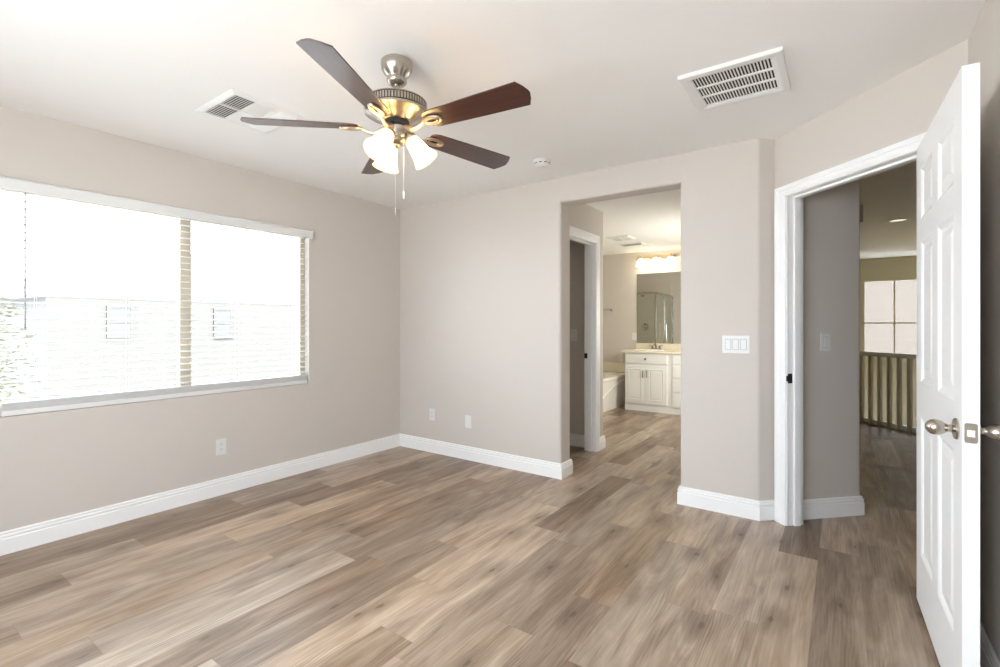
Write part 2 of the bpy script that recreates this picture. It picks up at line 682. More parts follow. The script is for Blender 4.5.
# 45 degree entry wall with its door opening
S0, S1, DZ = 0.11, 0.97, 2.045
WT = 0.108
b = MB()
for s0, s1, z0, z1 in ((-0.02, S0 - 0.02, 0, H), (S1 + 0.02, 1.2, 0, H), (S0 - 0.02, S1 + 0.02, DZ + 0.02, H)):
    q = [entry(s0, 0, 0), entry(s1, 0, 0), entry(s1, -WT, 0), entry(s0, -WT, 0)]
    b.prism([(p[0], p[1]) for p in q], z0, z1)
struct(b.build('wall_entry', M['wall']))

# hall walls
b = MB()
q = [J + E_ * 0.11 + D * 0.03, J + E_ * 0.11 - D * 0.10, J + E_ * 0.617 - D * 0.10] + [J + E_ * 0.617 + D * 0.012, J + E_ * 0.613 + D * 0.025, J + E_ * 0.600 + D * 0.03]
b.prism([(p.x, p.y) for p in q], 0, H)
struct(b.build('wall_hall', M['wall']))
b = MB()
b.box(2.92, 0.155, -2.75, 3.02, 7.65, H)
struct(b.build('wall_bath_right', M['wall']))
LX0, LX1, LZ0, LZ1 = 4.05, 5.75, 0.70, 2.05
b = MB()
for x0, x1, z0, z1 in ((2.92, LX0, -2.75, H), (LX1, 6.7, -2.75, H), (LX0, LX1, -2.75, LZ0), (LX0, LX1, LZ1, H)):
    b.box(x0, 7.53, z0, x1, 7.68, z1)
struct(b.build('wall_loft', M['olive_cast']))
b = MB()
b.box(6.55, -0.9, -2.75, 6.7, 7.68, H)
b.box(4.25, -0.9, 0, 6.7, -0.76, H)
struct(b.build('wall_hall_right', M['wall']))

# bathroom and closet walls
b = MB()
b.box(-0.12, 4.0, 0, 2.92, 4.1, H)
struct(b.build('wall_bath_far', M['wall']))
b = MB()
b.box(-0.22, 0.12, 0, -0.1, 4.1, H)
struct(b.build('wall_bath_left', M['wall']))
CX = 1.75
CY0, CY1 = 0.30, 0.925            # closet doorway
b = MB()
b.box(CX - 0.11, 0.15, 0, CX, CY0 - 0.02, HB)
b.box(CX - 0.11, CY0 - 0.02, DZ + 0.02, CX, CY1 + 0.02, HB)
poly = [(CX - 0.11, CY1 + 0.02), (CX, CY1 + 0.02)] + arc(CX - R, 1.14 - R, R, 0, PI / 2) + [(-0.1, 1.14), (-0.1, 1.03), (CX - 0.11, 1.03)]
b.prism(poly, 0, HB)
struct(b.build('wall_closet', M['wall']))

# ------------------------------------------------------------------ baseboards and door casings
BP = [(0, 0), (0.015, 0), (0.015, 0.083), (0.0112, 0.087), (0.0112, 0.091), (0.0135, 0.094), (0.0135, 0.103), (0.0085, 0.107), (0.0085, 0.111), (0.0095, 0.117), (0.005, 0.123), (0, 0.124)]


def baseboard(name, path):
    b = MB()
    b.sweep(path, BP, lambda x, y, t: (x, y, t))
    return struct(b.build(name, M['trim']))


baseboard('baseboard_left', [(0, -4.3), (0, 0)])
baseboard('baseboard_back', [(0, 0), (OX0, 0), (OX0, TH), (CX, TH)])
baseboard('baseboard_entry', [(OX1, TH), (OX1, 0), (jx, 0), tuple(J - E_ * 0.002 + D * 0.001)])
p0, p1, p2 = J + E_ * 0.13 + D * 0.03, J + E_ * 0.613 + D * 0.03, J + E_ * 0.613 - D * 0.10
baseboard('baseboard_hall', [tuple(p0), tuple(p1), tuple(p2)])
baseboard('baseboard_right', [(4.152, -0.72), (4.152, -4.3)])
baseboard('baseboard_bath', [(CX, CY1 + 0.085), (CX, 1.14), (0.86, 1.14)])
baseboard('baseboard_closet', [(-0.1, 1.03), (CX - 0.11, 1.03)])

# casing profile: (distance outwards from the inner edge, thickness)
CP = [(0, 0), (0, 0.010), (0.006, 0.013), (0.014, 0.013), (0.018, 0.016), (0.045, 0.018), (0.050, 0.014), (0.054, 0.019), (0.080, 0.020), (0.085, 0.016), (0.085, 0)]


def casing(name, s0, s1, z, fn, width=0.085):
    """casing round a doorway from s0 to s1, height z; heading up the s0 side, outwards is to the left"""
    k = width / 0.085
    b = MB()
    b.sweep([(s0, 0), (s0, z), (s1, z), (s1, 0)], [(-o * k, t) for o, t in CP], fn)
    return struct(b.build(name, M['trim'], smooth=25))


casing('trim_1', S0 - 0.005, S1 + 0.005, DZ + 0.002, lambda s, z, t: entry(s, t, z if z < DZ + 0.002 else DZ + 0.002 + (z - DZ - 0.002) * 0.78))
casing('trim_2', S0 - 0.005, S1 + 0.005, DZ + 0.005, lambda s, z, t: entry(s, -WT - t, z))
# closet casing on the wall x = CX seen from the vestibule (path along +y, thickness +x)
casing('trim_3', CY0 - 0.005, CY1 + 0.005, DZ + 0.005, lambda y, z, t: (CX + t, y, z), 0.075)

# jambs
b = MB()
for s in (S0 - 0.02, S1):
    q = [entry(s, 0.002, 0), entry(s + 0.02, 0.002, 0), entry(s + 0.02, -WT - 0.002, 0), entry(s, -WT - 0.002, 0)]
    b.prism([(p[0], p[1]) for p in q], 0, DZ)
q = [entry(S0 - 0.02, 0.002, 0), entry(S1 + 0.02, 0.002, 0), entry(S1 + 0.02, -WT - 0.002, 0), entry(S0 - 0.02, -WT - 0.002, 0)]
b.prism([(p[0], p[1]) for p in q], DZ, DZ + 0.02)
for s in (S0, S1 - 0.012):         # door stops
    q = [entry(s, -0.045, 0), entry(s + 0.012, -0.045, 0), entry(s + 0.012, -0.085, 0), entry(s, -0.085, 0)]
    b.prism([(p[0], p[1]) for p in q], 0, DZ)
q = [entry(S0, -0.045, 0), entry(S1, -0.045, 0), entry(S1, -0.085, 0), entry(S0, -0.085, 0)]
b.prism([(p[0], p[1]) for p in q], DZ - 0.012, DZ)
jamb = struct(b.build('trim_4', M['trim'], bevel=0.0015))
b = MB()
for s0, n0, n1, z0, z1 in ((S0, -0.004, -0.034, 0.885, 0.945),):
    q = [entry(s0 + 0.002, n0, 0), entry(s0 + 0.002, n1, 0), entry(s0 - 0.001, n1, 0), entry(s0 - 0.001, n0, 0)]
    b.prism([(p[0], p[1]) for p in q], z0, z1)
q = [entry(s0 + 0.002, 0.006, 0), entry(s0 + 0.002, n0, 0), entry(s0 - 0.001, n0, 0), entry(s0 - 0.001, 0.006, 0)]
b.prism([(p[0], p[1]) for p in q], 0.898, 0.932)
b.build('strike_plate', M['black'], jamb)

b = MB()
for y in (CY0 - 0.02, CY1):
    b.box(CX - 0.112, y, 0, CX + 0.002, y + 0.02, DZ)
b.box(CX - 0.112, CY0 - 0.02, DZ, CX + 0.002, CY1 + 0.02, DZ + 0.02)
for y in (CY0, CY1 - 0.012):
    b.box(CX - 0.072, y, 0, CX - 0.035, y + 0.012, DZ)
b.box(CX - 0.072, CY0, DZ - 0.012, CX - 0.035, CY1, DZ)
jamb2 = struct(b.build('trim_5', M['trim'], bevel=0.0015))
b = MB()
b.box(CX - 0.1125, CY1 - 0.002, 0.915, CX - 0.080, CY1 + 0.001, 0.965)
b.build('strike_plate', M['black'], jamb2)

# ------------------------------------------------------------------ window 1 and its blind
win = struct(empty('window_1', (-0.09, -1.97, WZ0)))
YA, YB, hh = WY0 + 1.97, WY1 + 1.97, WZ1 - WZ0
b = MB()
f = 0.046
b.box(-0.045, YA, f, 0.03, YA + f, hh - 0.04)
b.box(-0.045, YB - f, f, 0.03, YB, hh - 0.04)
b.box(-0.045, YA, 0, 0.03, YB, f)
b.box(-0.045, YA, hh - 0.04, 0.03, YB, hh)
b.build('window_frame', M['vinyl'], win, bevel=0.003)
b = MB()
b.box(-0.03, -0.036, f, 0.022, 0.012, hh - 0.04)
b.box(-0.04, 0.002, f, 0.0, 0.046, hh - 0.04)
b.build('window_mullion', M['vinyl'], win, bevel=0.002)
for y0, y1, x in ((YA + f, -0.015, -0.005), (0.03, YB - f, -0.03)):
    b = MB()
    b.box(x, y0, f, x + 0.004, y1, hh - 0.04)
    b.build('window_pane', M['glass'], win)

bl = empty('window_blind', (0, -1.97, WZ0))
tag(bl, 'white horizontal slat blind hanging across the wide window in the left wall', 'blind')
BA, BB = -2.895 + 1.97, YB - 0.012
b = MB()
PITCH, NS = 0.0440, 27


def slat(z, tilt):
    cr_ = []
    for k in range(5):
        u = -0.025 + 0.05 * k / 4
        cr_.append((u, 0.0018 * (1 - (u / 0.025) ** 2)))
    pr = [(u, h_ + 0.0021) for u, h_ in cr_] + [(u, h_ - 0.0021) for u, h_ in reversed(cr_)]
    mat = TR((-0.034, 0, z)) @ RT(tilt, 4, 'Y') @ Matrix(((1, 0, 0, 0), (0, 0, -1, 0), (0, 1, 0, 0), (0, 0, 0, 1)))
    b.prism(pr, -BB, -BA, mat)


for i in range(NS):
    slat(0.098 + i * PITCH, 0.06)
for i in range(6):                 # the surplus slats lie stacked on the bottom rail
    slat(0.038 + i * 0.0068, 0.0)
b.build('slats', M['blind'], bl)
b = MB()
b.box(-0.060, BA, 0.002, -0.006, BB, 0.034)
b.build('bottom_rail', M['blind'], bl, bevel=0.004)
b = MB()
b.box(-0.06, BA, hh - 0.045, -0.012, BB, hh - 0.003)
b.build('head_rail', M['blind'], bl, bevel=0.002)
b = MB()
vp = [(0.0, 0.0), (0.0, 0.052), (0.004, 0.056), (0.008, 0.058), (0.012, 0.062), (0.0, 0.066), (-0.010, 0.066), (-0.010, 0.0)]
b.sweep([(0.001, YB + 0.010), (0.042, YB + 0.010), (0.042, YA - 0.012), (0.001, YA - 0.012)], [(-o * 0.5, t) for o, t in vp],
        lambda x, y, t: (x, y, hh - 0.073 + t))
b.build('valance', M['blind'], bl, bevel=0.001)
for y in (BA + 0.14, -0.35, 0.34, BB - 0.14):
    for x in (-0.060, -0.008):
        b = MB()
        b.tube([(x, y, 0.03), (x, y, hh - 0.03)], 0.0006, 5)
        b.build('ladder_cord', M['blind'], bl)
b = MB()
b.tube([(0.004, BA + 0.09, hh - 0.06), (0.004, BA + 0.09, hh - 0.81)], 0.0045, 8)
b.sphere(0.007, (0.004, BA + 0.09, hh - 0.82), sz=1.6, seg=10, rings=6)
b.build('tilt_wand', M['wand'], bl, smooth=True)

# ------------------------------------------------------------------ entry door leaf
dr = struct(empty('door_1', (4.000, -0.592, 0.012), -PI / 2 + math.atan2(0.022, 0.86)))
# local: +X from hinge edge to free edge, +Y to the right wall, visible face at y = 0
DL, DH, DT = 0.86, 2.028, 0.040
panels = []
st, mid = 0.115, 0.105
pw = (DL - 2 * st - mid) / 2
for x0 in (st, st + pw + mid):
    for z0, z1 in ((0.235, 0.835), (0.990, 1.600), (1.695, 1.915)):
        panels.append((x0, z0, x0 + pw, z1))
xs = sorted({0, DL} | {p[0] for p in panels} | {p[2] for p in panels})
zs = sorted({0, DH} | {p[1] for p in panels} | {p[3] for p in panels})
b = MB()
for side in (0, 1):
    yf = 0 if side == 0 else DT
    sg = 1 if side == 0 else -1
    for i in range(len(xs) - 1):
        for k in range(len(zs) - 1):
            x0, x1, z0, z1 = xs[i], xs[i + 1], zs[k], zs[k + 1]
            if any(abs(p[0] - x0) < 1e-6 and p[1] - 1e-6 <= z0 and z1 <= p[3] + 1e-6 for p in panels):
                rings = [(0, 0), (0.010, 0.004), (0.018, 0.009), (0.030, 0.009), (0.058, 0.003), (0.062, 0.003)]
                prev = None
                for ins, dep in rings:
                    c4 = [(x0 + ins, yf + sg * dep, z0 + ins), (x1 - ins, yf + sg * dep, z0 + ins), (x1 - ins, yf + sg * dep, z1 - ins), (x0 + ins, yf + sg * dep, z1 - ins)]
                    if prev:
                        for j in range(4):
                            j2 = (j + 1) % 4
                            b._add([prev[j], prev[j2], c4[j2], c4[j]], [(0, 1, 2, 3)])
                    prev = c4
                b._add(prev, [(0, 1, 2, 3)])
            else:
                b._add([(x0, yf, z0), (x1, yf, z0), (x1, yf, z1), (x0, yf, z1)], [(0, 1, 2, 3)])
for e0, e1 in (((0, 0), (DL, 0)), ((DL, 0), (DL, DH)), ((DL, DH), (0, DH)), ((0, DH), (0, 0))):
    b._add([(e0[0], 0, e0[1]), (e1[0], 0, e1[1]), (e1[0], DT, e1[1]), (e0[0], DT, e0[1])], [(0, 1, 2, 3)])
b.build('door_leaf', M['door'], dr)
KZ, KX = 0.908, DL - 0.062
kp = [(0.033, 0), (0.034, 0.003), (0.031, 0.008), (0.018, 0.011), (0.012, 0.014), (0.0115, 0.022), (0.015, 0.028), (0.021, 0.037), (0.0245, 0.047), (0.0250, 0.055), (0.0225, 0.064), (0.016, 0.072), (0.008, 0.077), (0.002, 0.078)]
for sgn, y0 in ((1, 0.0), (-1, DT)):
    b = MB()
    b.lathe(kp, TR((KX, y0, KZ)) @ RT(sgn * PI / 2, 4, 'X'))
    b.build('door_knob', M['nickel'], dr, smooth=40)
b = MB()
b.prism([(y, z) for cy_, cz_, a0 in ((0.029, 0.024, 0), (0.011, 0.024, PI / 2), (0.011, -0.024, PI), (0.029, -0.024, 1.5 * PI)) for y, z in arc(cy_, KZ + cz_, 0.006, a0, a0 + PI / 2, 4)],
        DL, DL + 0.0018, Matrix(((0, 0, 1, 0), (1, 0, 0, 0), (0, 1, 0, 0), (0, 0, 0, 1))))
for z in (KZ - 0.022, KZ + 0.022):
    b.lathe([(0.0035, 0), (0.003, 0.001)], TR((DL + 0.0014, DT / 2, z)) @ RT(PI / 2, 4, 'Y'), 10)
lp = b.build('latch_plate', M['nickel'], dr)
b = MB()
b.prism([(DL + 0.001, 0.011), (DL + 0.004, 0.011), (DL + 0.011, 0.027), (DL + 0.001, 0.027)], KZ - 0.010, KZ + 0.010)
b.build('latch_bolt', M['nickel'], lp)
for z in (0.2, 1.0, 1.83):
    b = MB()
    b.box(-0.0015, 0.004, z - 0.045, 0, DT, z + 0.045)
    b.tube([(-0.004, DT + 0.004, z - 0.047), (-0.004, DT + 0.004, z + 0.047)], 0.005, 10)
    b.build('door_hinge', M['nickel'], dr)

# ------------------------------------------------------------------ ceiling fan
FX, FY = 2.08, -1.96
fan = empty('ceiling_fan', (FX, FY, H))
tag(fan, 'five blade ceiling fan in brushed nickel with dark cherry blades and three lit lamps', 'ceiling fan')
b = MB()
b.lathe([(0.050, 0), (0.064, 0), (0.070, -0.006), (0.071, -0.018), (0.068, -0.040), (0.058, -0.058), (0.047, -0.070), (0.042, -0.078), (0.045, -0.082), (0.045, -0.094), (0.038, -0.104), (0.022, -0.110), (0.014, -0.110)], None, 40)
b.build('canopy', M['nickel'], fan, smooth=35)
b = MB()
b.lathe([(0.0125, -0.105), (0.0125, -0.185)], None, 20)
b.lathe([(0.019, -0.162), (0.022, -0.168), (0.022, -0.180)], None, 20)
b.build('downrod', M['nickel'], fan, smooth=35)
b = MB()
b.lathe([(0.02, -0.168), (0.060, -0.170), (0.112, -0.176), (0.132, -0.184), (0.135, -0.190), (0.130, -0.192), (0.130, -0.222), (0.138, -0.225), (0.144, -0.231), (0.144, -0.240),
         (0.134, -0.246), (0.112, -0.252), (0.092, -0.262), (0.080, -0.272), (0.066, -0.278), (0.05, -0.279)], None, 64)
mot = b.build('motor_housing', M['nickel'], fan, smooth=30)
b = MB()
for k in range(64):
    b.box(0.1290, -0.0040, -0.2205, 0.1345, 0.0040, -0.1935, RT(2 * PI * k / 64, 4, 'Z'))
b.build('cooling_ribs', M['nickel'], mot)
b = MB()
b.lathe([(0.1298, -0.1925), (0.1306, -0.193), (0.1306, -0.221), (0.1298, -0.2215)], None, 64)
b.build('vent_band', M['slot'], mot)
b = MB()
b.lathe([(0.050, -0.278), (0.056, -0.279), (0.056, -0.294), (0.050, -0.297), (0.03, -0.297)], None, 40)
b.build('flywheel', M['black'], fan, smooth=35)

BZ = -0.3035
TILT = (Vector((math.cos(YAW), math.sin(YAW), 0)) * 0.006 + Vector((-math.sin(YAW), math.cos(YAW), 0)) * 0.025 + Vector((0, 0, 1))).rotation_difference(Vector((0, 0, 1))).inverted().to_matrix().to_4x4()


def blade_outline():
    return [(0.180, -0.046), (0.205, -0.054), (0.45, -0.063), (0.640, -0.068), (0.659, -0.036), (0.669, -0.008), (0.670, 0.004), (0.660, 0.034), (0.641, 0.068), (0.45, 0.063), (0.205, 0.054), (0.180, 0.046), (0.168, 0.032), (0.168, -0.032)]


for k in range(5):
    az = math.radians(-30.0 + 72 * k) + YAW
    base = TR((0, 0, BZ)) @ TILT @ RT(az, 4, 'Z')
    pm = base @ RT(math.radians(-12.6), 4, 'X')
    b = MB()
    b.prism(blade_outline(), -0.003, 0.003)
    bd = b.build('blade', M['cherry'], fan, bevel=0.002)
    bd.matrix_basis = pm
    b = MB()
    # oval loop under the blade root and the arm to the flywheel
    for sc_, rr in ((1.0, 0.0062), (0.62, 0.0045)):
        loop = []
        for i in range(28):
            a = 2 * PI * i / 28
            loop.append((0.200 + 0.047 * sc_ * math.cos(a), 0.0225 * sc_ * math.sin(a), -0.0085))
        b.tube(loop, rr, 8, closed=True)
    b.tube([(0.048, 0, -0.002), (0.072, 0, -0.012), (0.095, 0, -0.026), (0.122, 0, -0.024), (0.155, 0, -0.010)], [0.010, 0.010, 0.009, 0.008, 0.007], 10)
    b.build('blade_iron', M['nickel_gold'], bd, smooth=40)
    for x, y in ((0.19, 0.020), (0.19, -0.020), (0.246, 0)):
        b = MB()
        b.lathe([(0.005, -0.011), (0.005, -0.003)], TR((x, y, 0)), 10)
        b.build('blade_screw', M['nickel_gold'], bd)

b = MB()
b.lathe([(0.030, -0.296), (0.044, -0.297), (0.049, -0.303), (0.049, -0.335), (0.045, -0.345), (0.040, -0.350), (0.043, -0.356), (0.041, -0.366), (0.030, -0.376), (0.015, -0.381), (0.010, -0.390), (0.004, -0.394)], None, 36)
kit = b.build('light_kit', M['nickel'], fan, smooth=35)
sh = [(0.022, 0.0), (0.027, -0.004), (0.032, -0.022), (0.037, -0.046), (0.041, -0.070), (0.046, -0.094), (0.055, -0.116), (0.062, -0.128)]
sh2 = sh + [(r_ - 0.003, z_) for r_, z_ in reversed(sh)]
for az_c in (5, 125, 245):
    az = math.radians(az_c) + YAW
    mt = TR((0, 0, -0.344)) @ RT(az, 4, 'Z') @ TR((0.058, 0, 0.0)) @ RT(math.radians(-37), 4, 'Y')
    arm = MB()
    arm.tube([tuple(RT(az, 4, 'Z') @ Vector(p)) for p in ((0.036, 0, -0.328), (0.048, 0, -0.326), (0.056, 0, -0.332), (0.060, 0, -0.344))], 0.009, 10)
    arm.lathe([(0.012, 0.012), (0.025, 0.007), (0.029, 0.0), (0.029, -0.012), (0.027, -0.014)], mt, 24)
    arm_o = arm.build('lamp_socket', M['nickel_gold'], kit, smooth=40)
    s_ = MB()
    s_.lathe(sh2, mt, 36, cap0=False, cap1=False)
    so = s_.build('lamp_shade', M['fan_shade'], kit, smooth=60)
    bb = MB()
    bb.sphere(0.015, (0, 0, -0.035), sz=1.5, mat=mt, seg=16, rings=10)
    bb.build('bulb', M['bulb'], so, smooth=True)
    p = TR((FX, FY, H)) @ mt @ Vector((0, 0, -0.088))
    lamp('fan_light', 'POINT', p, 3.8, (1.0, 0.95, 0.87), radius=0.03)
for az_c, r0, zl, rp_ in ((200, 0.006, -0.672, 0.0016), (-20, 0.036, -0.602, 0.0040)):
    a = math.radians(az_c) + YAW
    x, y = r0 * math.cos(a), r0 * math.sin(a)
    b = MB()
    b.tube([(x, y, -0.355), (x, y, zl)], 0.0008, 6)
    ch_ = b.build('pull_chain', M['chain'], fan, smooth=True)
    b = MB()
    b.lathe([(0.001, 0.012), (rp_ * 0.9, 0.006), (rp_, -0.010), (rp_ * 0.7, -0.022), (0.001, -0.024)], TR((x, y, zl)), 12)
    b.build('chain_pull', M['plastic'], ch_, smooth=True)

# ------------------------------------------------------------------ ceiling vents, smoke detector
gv = empty('return_air_grille', (3.298, -0.872, H))
tag(gv, 'large square white return air grille with three rows of dark slots on the ceiling', 'vent')
b = MB()
o, i_ = 0.218, 0.168
fr = [(0, 0), (0.0, -0.014), (0.004, -0.018), (0.03, -0.018), (0.05, -0.013), (0.05, 0)]
b.sweep([(-o, -o), (-o, o), (o, o), (o, -o), (-o, -o)], fr, lambda x, y, t: (x, y, t))
b.build('frame', M['grille'], gv)
b = MB()
NSL = 24
for k in range(NSL + 1):
    x = -i_ + 2 * i_ * k / NSL
    b.box(-0.0035, -i_, -0.0008, 0.0035, i_, 0.0008, TR((x, 0, -0.008)) @ RT(math.radians(20), 4, 'Y'))
for y in (-i_ / 3, i_ / 3):
    b.box(-i_, y - 0.007, -0.0125, i_, y + 0.007, -0.006)
b.build('louvers', M['grille'], gv)
b = MB()
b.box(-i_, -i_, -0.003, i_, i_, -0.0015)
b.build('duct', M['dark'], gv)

sv = empty('supply_air_register', (1.005, -2.06, H))
tag(sv, 'white ceiling air register with angled louvers behind the left fan blade', 'vent')
b = MB()
o = 0.205
fr = [(0, 0), (0.0, -0.003), (0.022, -0.009), (0.034, -0.009), (0.034, 0)]
b.sweep([(-o, -o), (-o, o), (o, o), (o, -o), (-o, -o)], fr, lambda x, y, t: (x, y, t))
for y in (-0.058, 0.058):
    b.box(-0.172, y - 0.007, -0.010, 0.172, y + 0.007, -0.003)
b.box(-0.007, -0.172, -0.010, 0.007, 0.172, -0.003)
b.build('frame', M['grille'], sv)
b = MB()
for sx in (-1, 1):
    xa, xb = (0.007, 0.17) if sx > 0 else (-0.17, -0.007)
    for k in range(8):
        y = -0.163 + 0.0135 * k
        b.box(xa, -0.0075, -0.0006, xb, 0.0075, 0.0006, TR((0, y, -0.0075)) @ RT(math.radians(35), 4, 'X'))
        y = 0.071 + 0.0135 * k
        b.box(xa, -0.0075, -0.0006, xb, 0.0075, 0.0006, TR((0, y, -0.0075)) @ RT(math.radians(-35), 4, 'X'))
    for k in range(12):
        x = xa + 0.008 + 0.0134 * k
        b.box(-0.0078, -0.052, -0.0006, 0.0078, 0.052, 0.0006, TR((x, 0, -0.0075)) @ RT(math.radians(7 * sx), 4, 'Y'))
b.build('louvers', M['grille'], sv)
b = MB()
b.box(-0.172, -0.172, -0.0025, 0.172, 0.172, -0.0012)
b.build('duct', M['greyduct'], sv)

sd = empty('smoke_detector', (1.945, -0.43, H))
tag(sd, 'round white smoke detector on the ceiling beyond the fan', 'smoke detector')
b = MB()
b.lathe([(0.050, 0), (0.064, 0), (0.064, -0.010), (0.060, -0.013), (0.058, -0.016), (0.058, -0.030), (0.052, -0.036), (0.03, -0.041), (0.004, -0.042)], None, 40)
b.build('housing', M['plastic'], sd, smooth=35)
b = MB()
for k in range(10):
    b.box(0.0575, -0.011, -0.026, 0.0588, 0.011, -0.020, RT(2 * PI * k / 10, 4, 'Z'))
b.build('vent_slots', M['slot'], sd)
b = MB()
b.lathe([(0.009, -0.044), (0.009, -0.040)], TR((0.018, -0.01, 0)), 14)
b.build('test_button', M['plastic'], sd)

# ------------------------------------------------------------------ wall plates


def plate(name, loc, rz, label, cat, kind, group=None, w_=0.072, h_=0.117):
    """local: X along the wall, -Y out of the wall"""
    t = empty(name, loc, rz)
    tag(t, label, cat, group)
    b = MB()
    b.box(-w_ / 2, -0.006, -h_ / 2, w_ / 2, 0, h_ / 2)
    b.build('cover_plate', M['plastic'], t, bevel=0.003)
    if kind == 'outlet':
        b = MB()
        b.box(-0.0165, -0.0075, -0.0335, 0.0165, -0.005, 0.0335, bevel=0.001)
        rc = b.build('receptacle', M['plastic'], t)
        for z in (-0.019, 0.019):
            for x, hs_ in ((-0.0065, 0.005), (0.0065, 0.004)):
                b = MB()
                b.box(x - 0.001, -0.0080, z + 0.003 - hs_, x + 0.001, -0.0070, z + 0.003 + hs_)
                b.build('slot', M['slot'], rc)
            b = MB()
            b.lathe([(0.0022, 0), (0.0022, 0.0008)], TR((0, -0.0072, z - 0.008)) @ RT(PI / 2, 4, 'X'), 10)
            b.build('ground_hole', M['slot'], rc)
    if kind.startswith('switch'):
        n = int(kind[6:])
        for q in range(n):
            x = (q - (n - 1) / 2) * 0.046
            b = MB()
            up = 1 if q % 2 else -1
            b._add([(x - 0.0165, -0.0062, -0.033), (x + 0.0165, -0.0062, -0.033), (x + 0.0165, -0.0062, 0.033), (x - 0.0165, -0.0062, 0.033),
                    (x - 0.0165, -0.0100 + 0.0015 * up, -0.033), (x + 0.0165, -0.0100 + 0.0015 * up, -0.033), (x + 0.0165, -0.0100 - 0.0015 * up, 0.033), (x - 0.0165, -0.0100 - 0.0015 * up, 0.033)],
                   [(0, 3, 2, 1), (4, 5, 6, 7), (0, 1, 5, 4), (1, 2, 6, 5), (2, 3, 7, 6), (3, 0, 4, 7)])
            b.build('rocker', M['plastic'], t, bevel=0.0012)
            b = MB()
            for x0, x1, z0, z1 in ((-0.0185, -0.0172, -0.035, 0.035), (0.0172, 0.0185, -0.035, 0.035), (-0.0185, 0.0185, -0.0355, -0.0342), (-0.0185, 0.0185, 0.0342, 0.0355)):
                b.box(x + x0, -0.0063, z0, x + x1, -0.0055, z1)
            b.build('rocker_gap', M['slot'], t)
    if kind == 'jack':
        b = MB()
        b.lathe([(0.0055, 0), (0.0055, 0.004), (0.003, 0.004), (0.003, 0.007)], TR((0, -0.006, 0)) @ RT(PI / 2, 4, 'X'), 14)
        b.build('coax_socket', M['nickel_gold'], t)
    else:
        for z in ((-0.048, 0.048) if kind != 'blank' else (-0.042, 0.042)):
            n = int(kind[6:]) if kind.startswith('switch') else 1
            for q in range(n):
                b = MB()
                b.lathe([(0.0028, 0), (0.0024, 0.0008)], TR(((q - (n - 1) / 2) * 0.046, -0.006, z)) @ RT(PI / 2, 4, 'X'), 10)
                b.build('screw', M['plastic'], t)
    return t


plate('power_outlet', (0, -1.762, 0.353), PI / 2, 'white double power outlet low on the left wall under the window', 'outlet', 'outlet')
plate('power_outlet', (0.455, 0, 0.369), 0, 'white power outlet low on the back wall, nearer the room corner', 'outlet', 'outlet')
plate('blank_wall_plate', (0.908, 0, 0.352), 0, 'blank white wall plate low on the back wall, nearer the bathroom opening', 'wall plate', 'blank')
plate('light_switch', (3.158, 0, 1.12), 0, 'white triple rocker switch plate between the bathroom opening and the entry door', 'light switch', 'switch3', w_=0.165, h_=0.118)
pp = J + E_ * 0.345 + D * 0.03
plate('light_switch', (pp.x, pp.y, 1.135), PI / 4, 'single white rocker switch on the grey hall wall seen through the entry door', 'light switch', 'switch1')
plate('power_outlet', (1.045, 4.0, 1.06), 0, 'white power outlet at the left edge of the bathroom mirror', 'outlet', 'outlet')
plate('light_switch', (1.47, 1.03, 1.14), 0, 'white switch on the dark closet wall inside the inner doorway', 'light switch', 'switch1')

# door chime on the hall corner
ch = empty('door_chime', (J.x + E_.x * 0.617 - D.x * 0.03, J.y + E_.y * 0.617 - D.y * 0.03, 1.93), PI / 4 + PI / 2)
# local +X runs along the end of the hall wall away from the room side, -Y out of the wall
tag(ch, 'small dark door chime box high on the end of the hall wall', 'door chime')
b = MB()
b.box(-0.045, -0.036, 0, 0.055, 0, 0.115)
b.build('housing', simple('brown_plastic', (0.20, 0.17, 0.14), 0.5), ch, bevel=0.004)
b = MB()
for k in range(5):
    b.box(-0.035, -0.0366, 0.02 + k * 0.018, 0.045, -0.0355, 0.028 + k * 0.018)
b.build('sound_slots', M['slot'], ch)

# ------------------------------------------------------------------ bathroom
van = empty('vanity_cabinet', (1.125, 3.385, 0))
tag(van, 'white bathroom vanity cabinet with panelled doors and a column of drawers', 'cabinet')
VW = 1.775
b = MB()
b.box(0, 0.02, 0.09, VW, 0.60, 0.838)
b.box(0, 0.02, 0, VW, 0.60, 0.09)
b.box(-0.004, 0.006, 0, VW, 0.02, 0.088)
b.box(0, 0.004, 0.09, VW, 0.02, 0.838)
b.build('body', M['cabinet'], van, bevel=0.002)


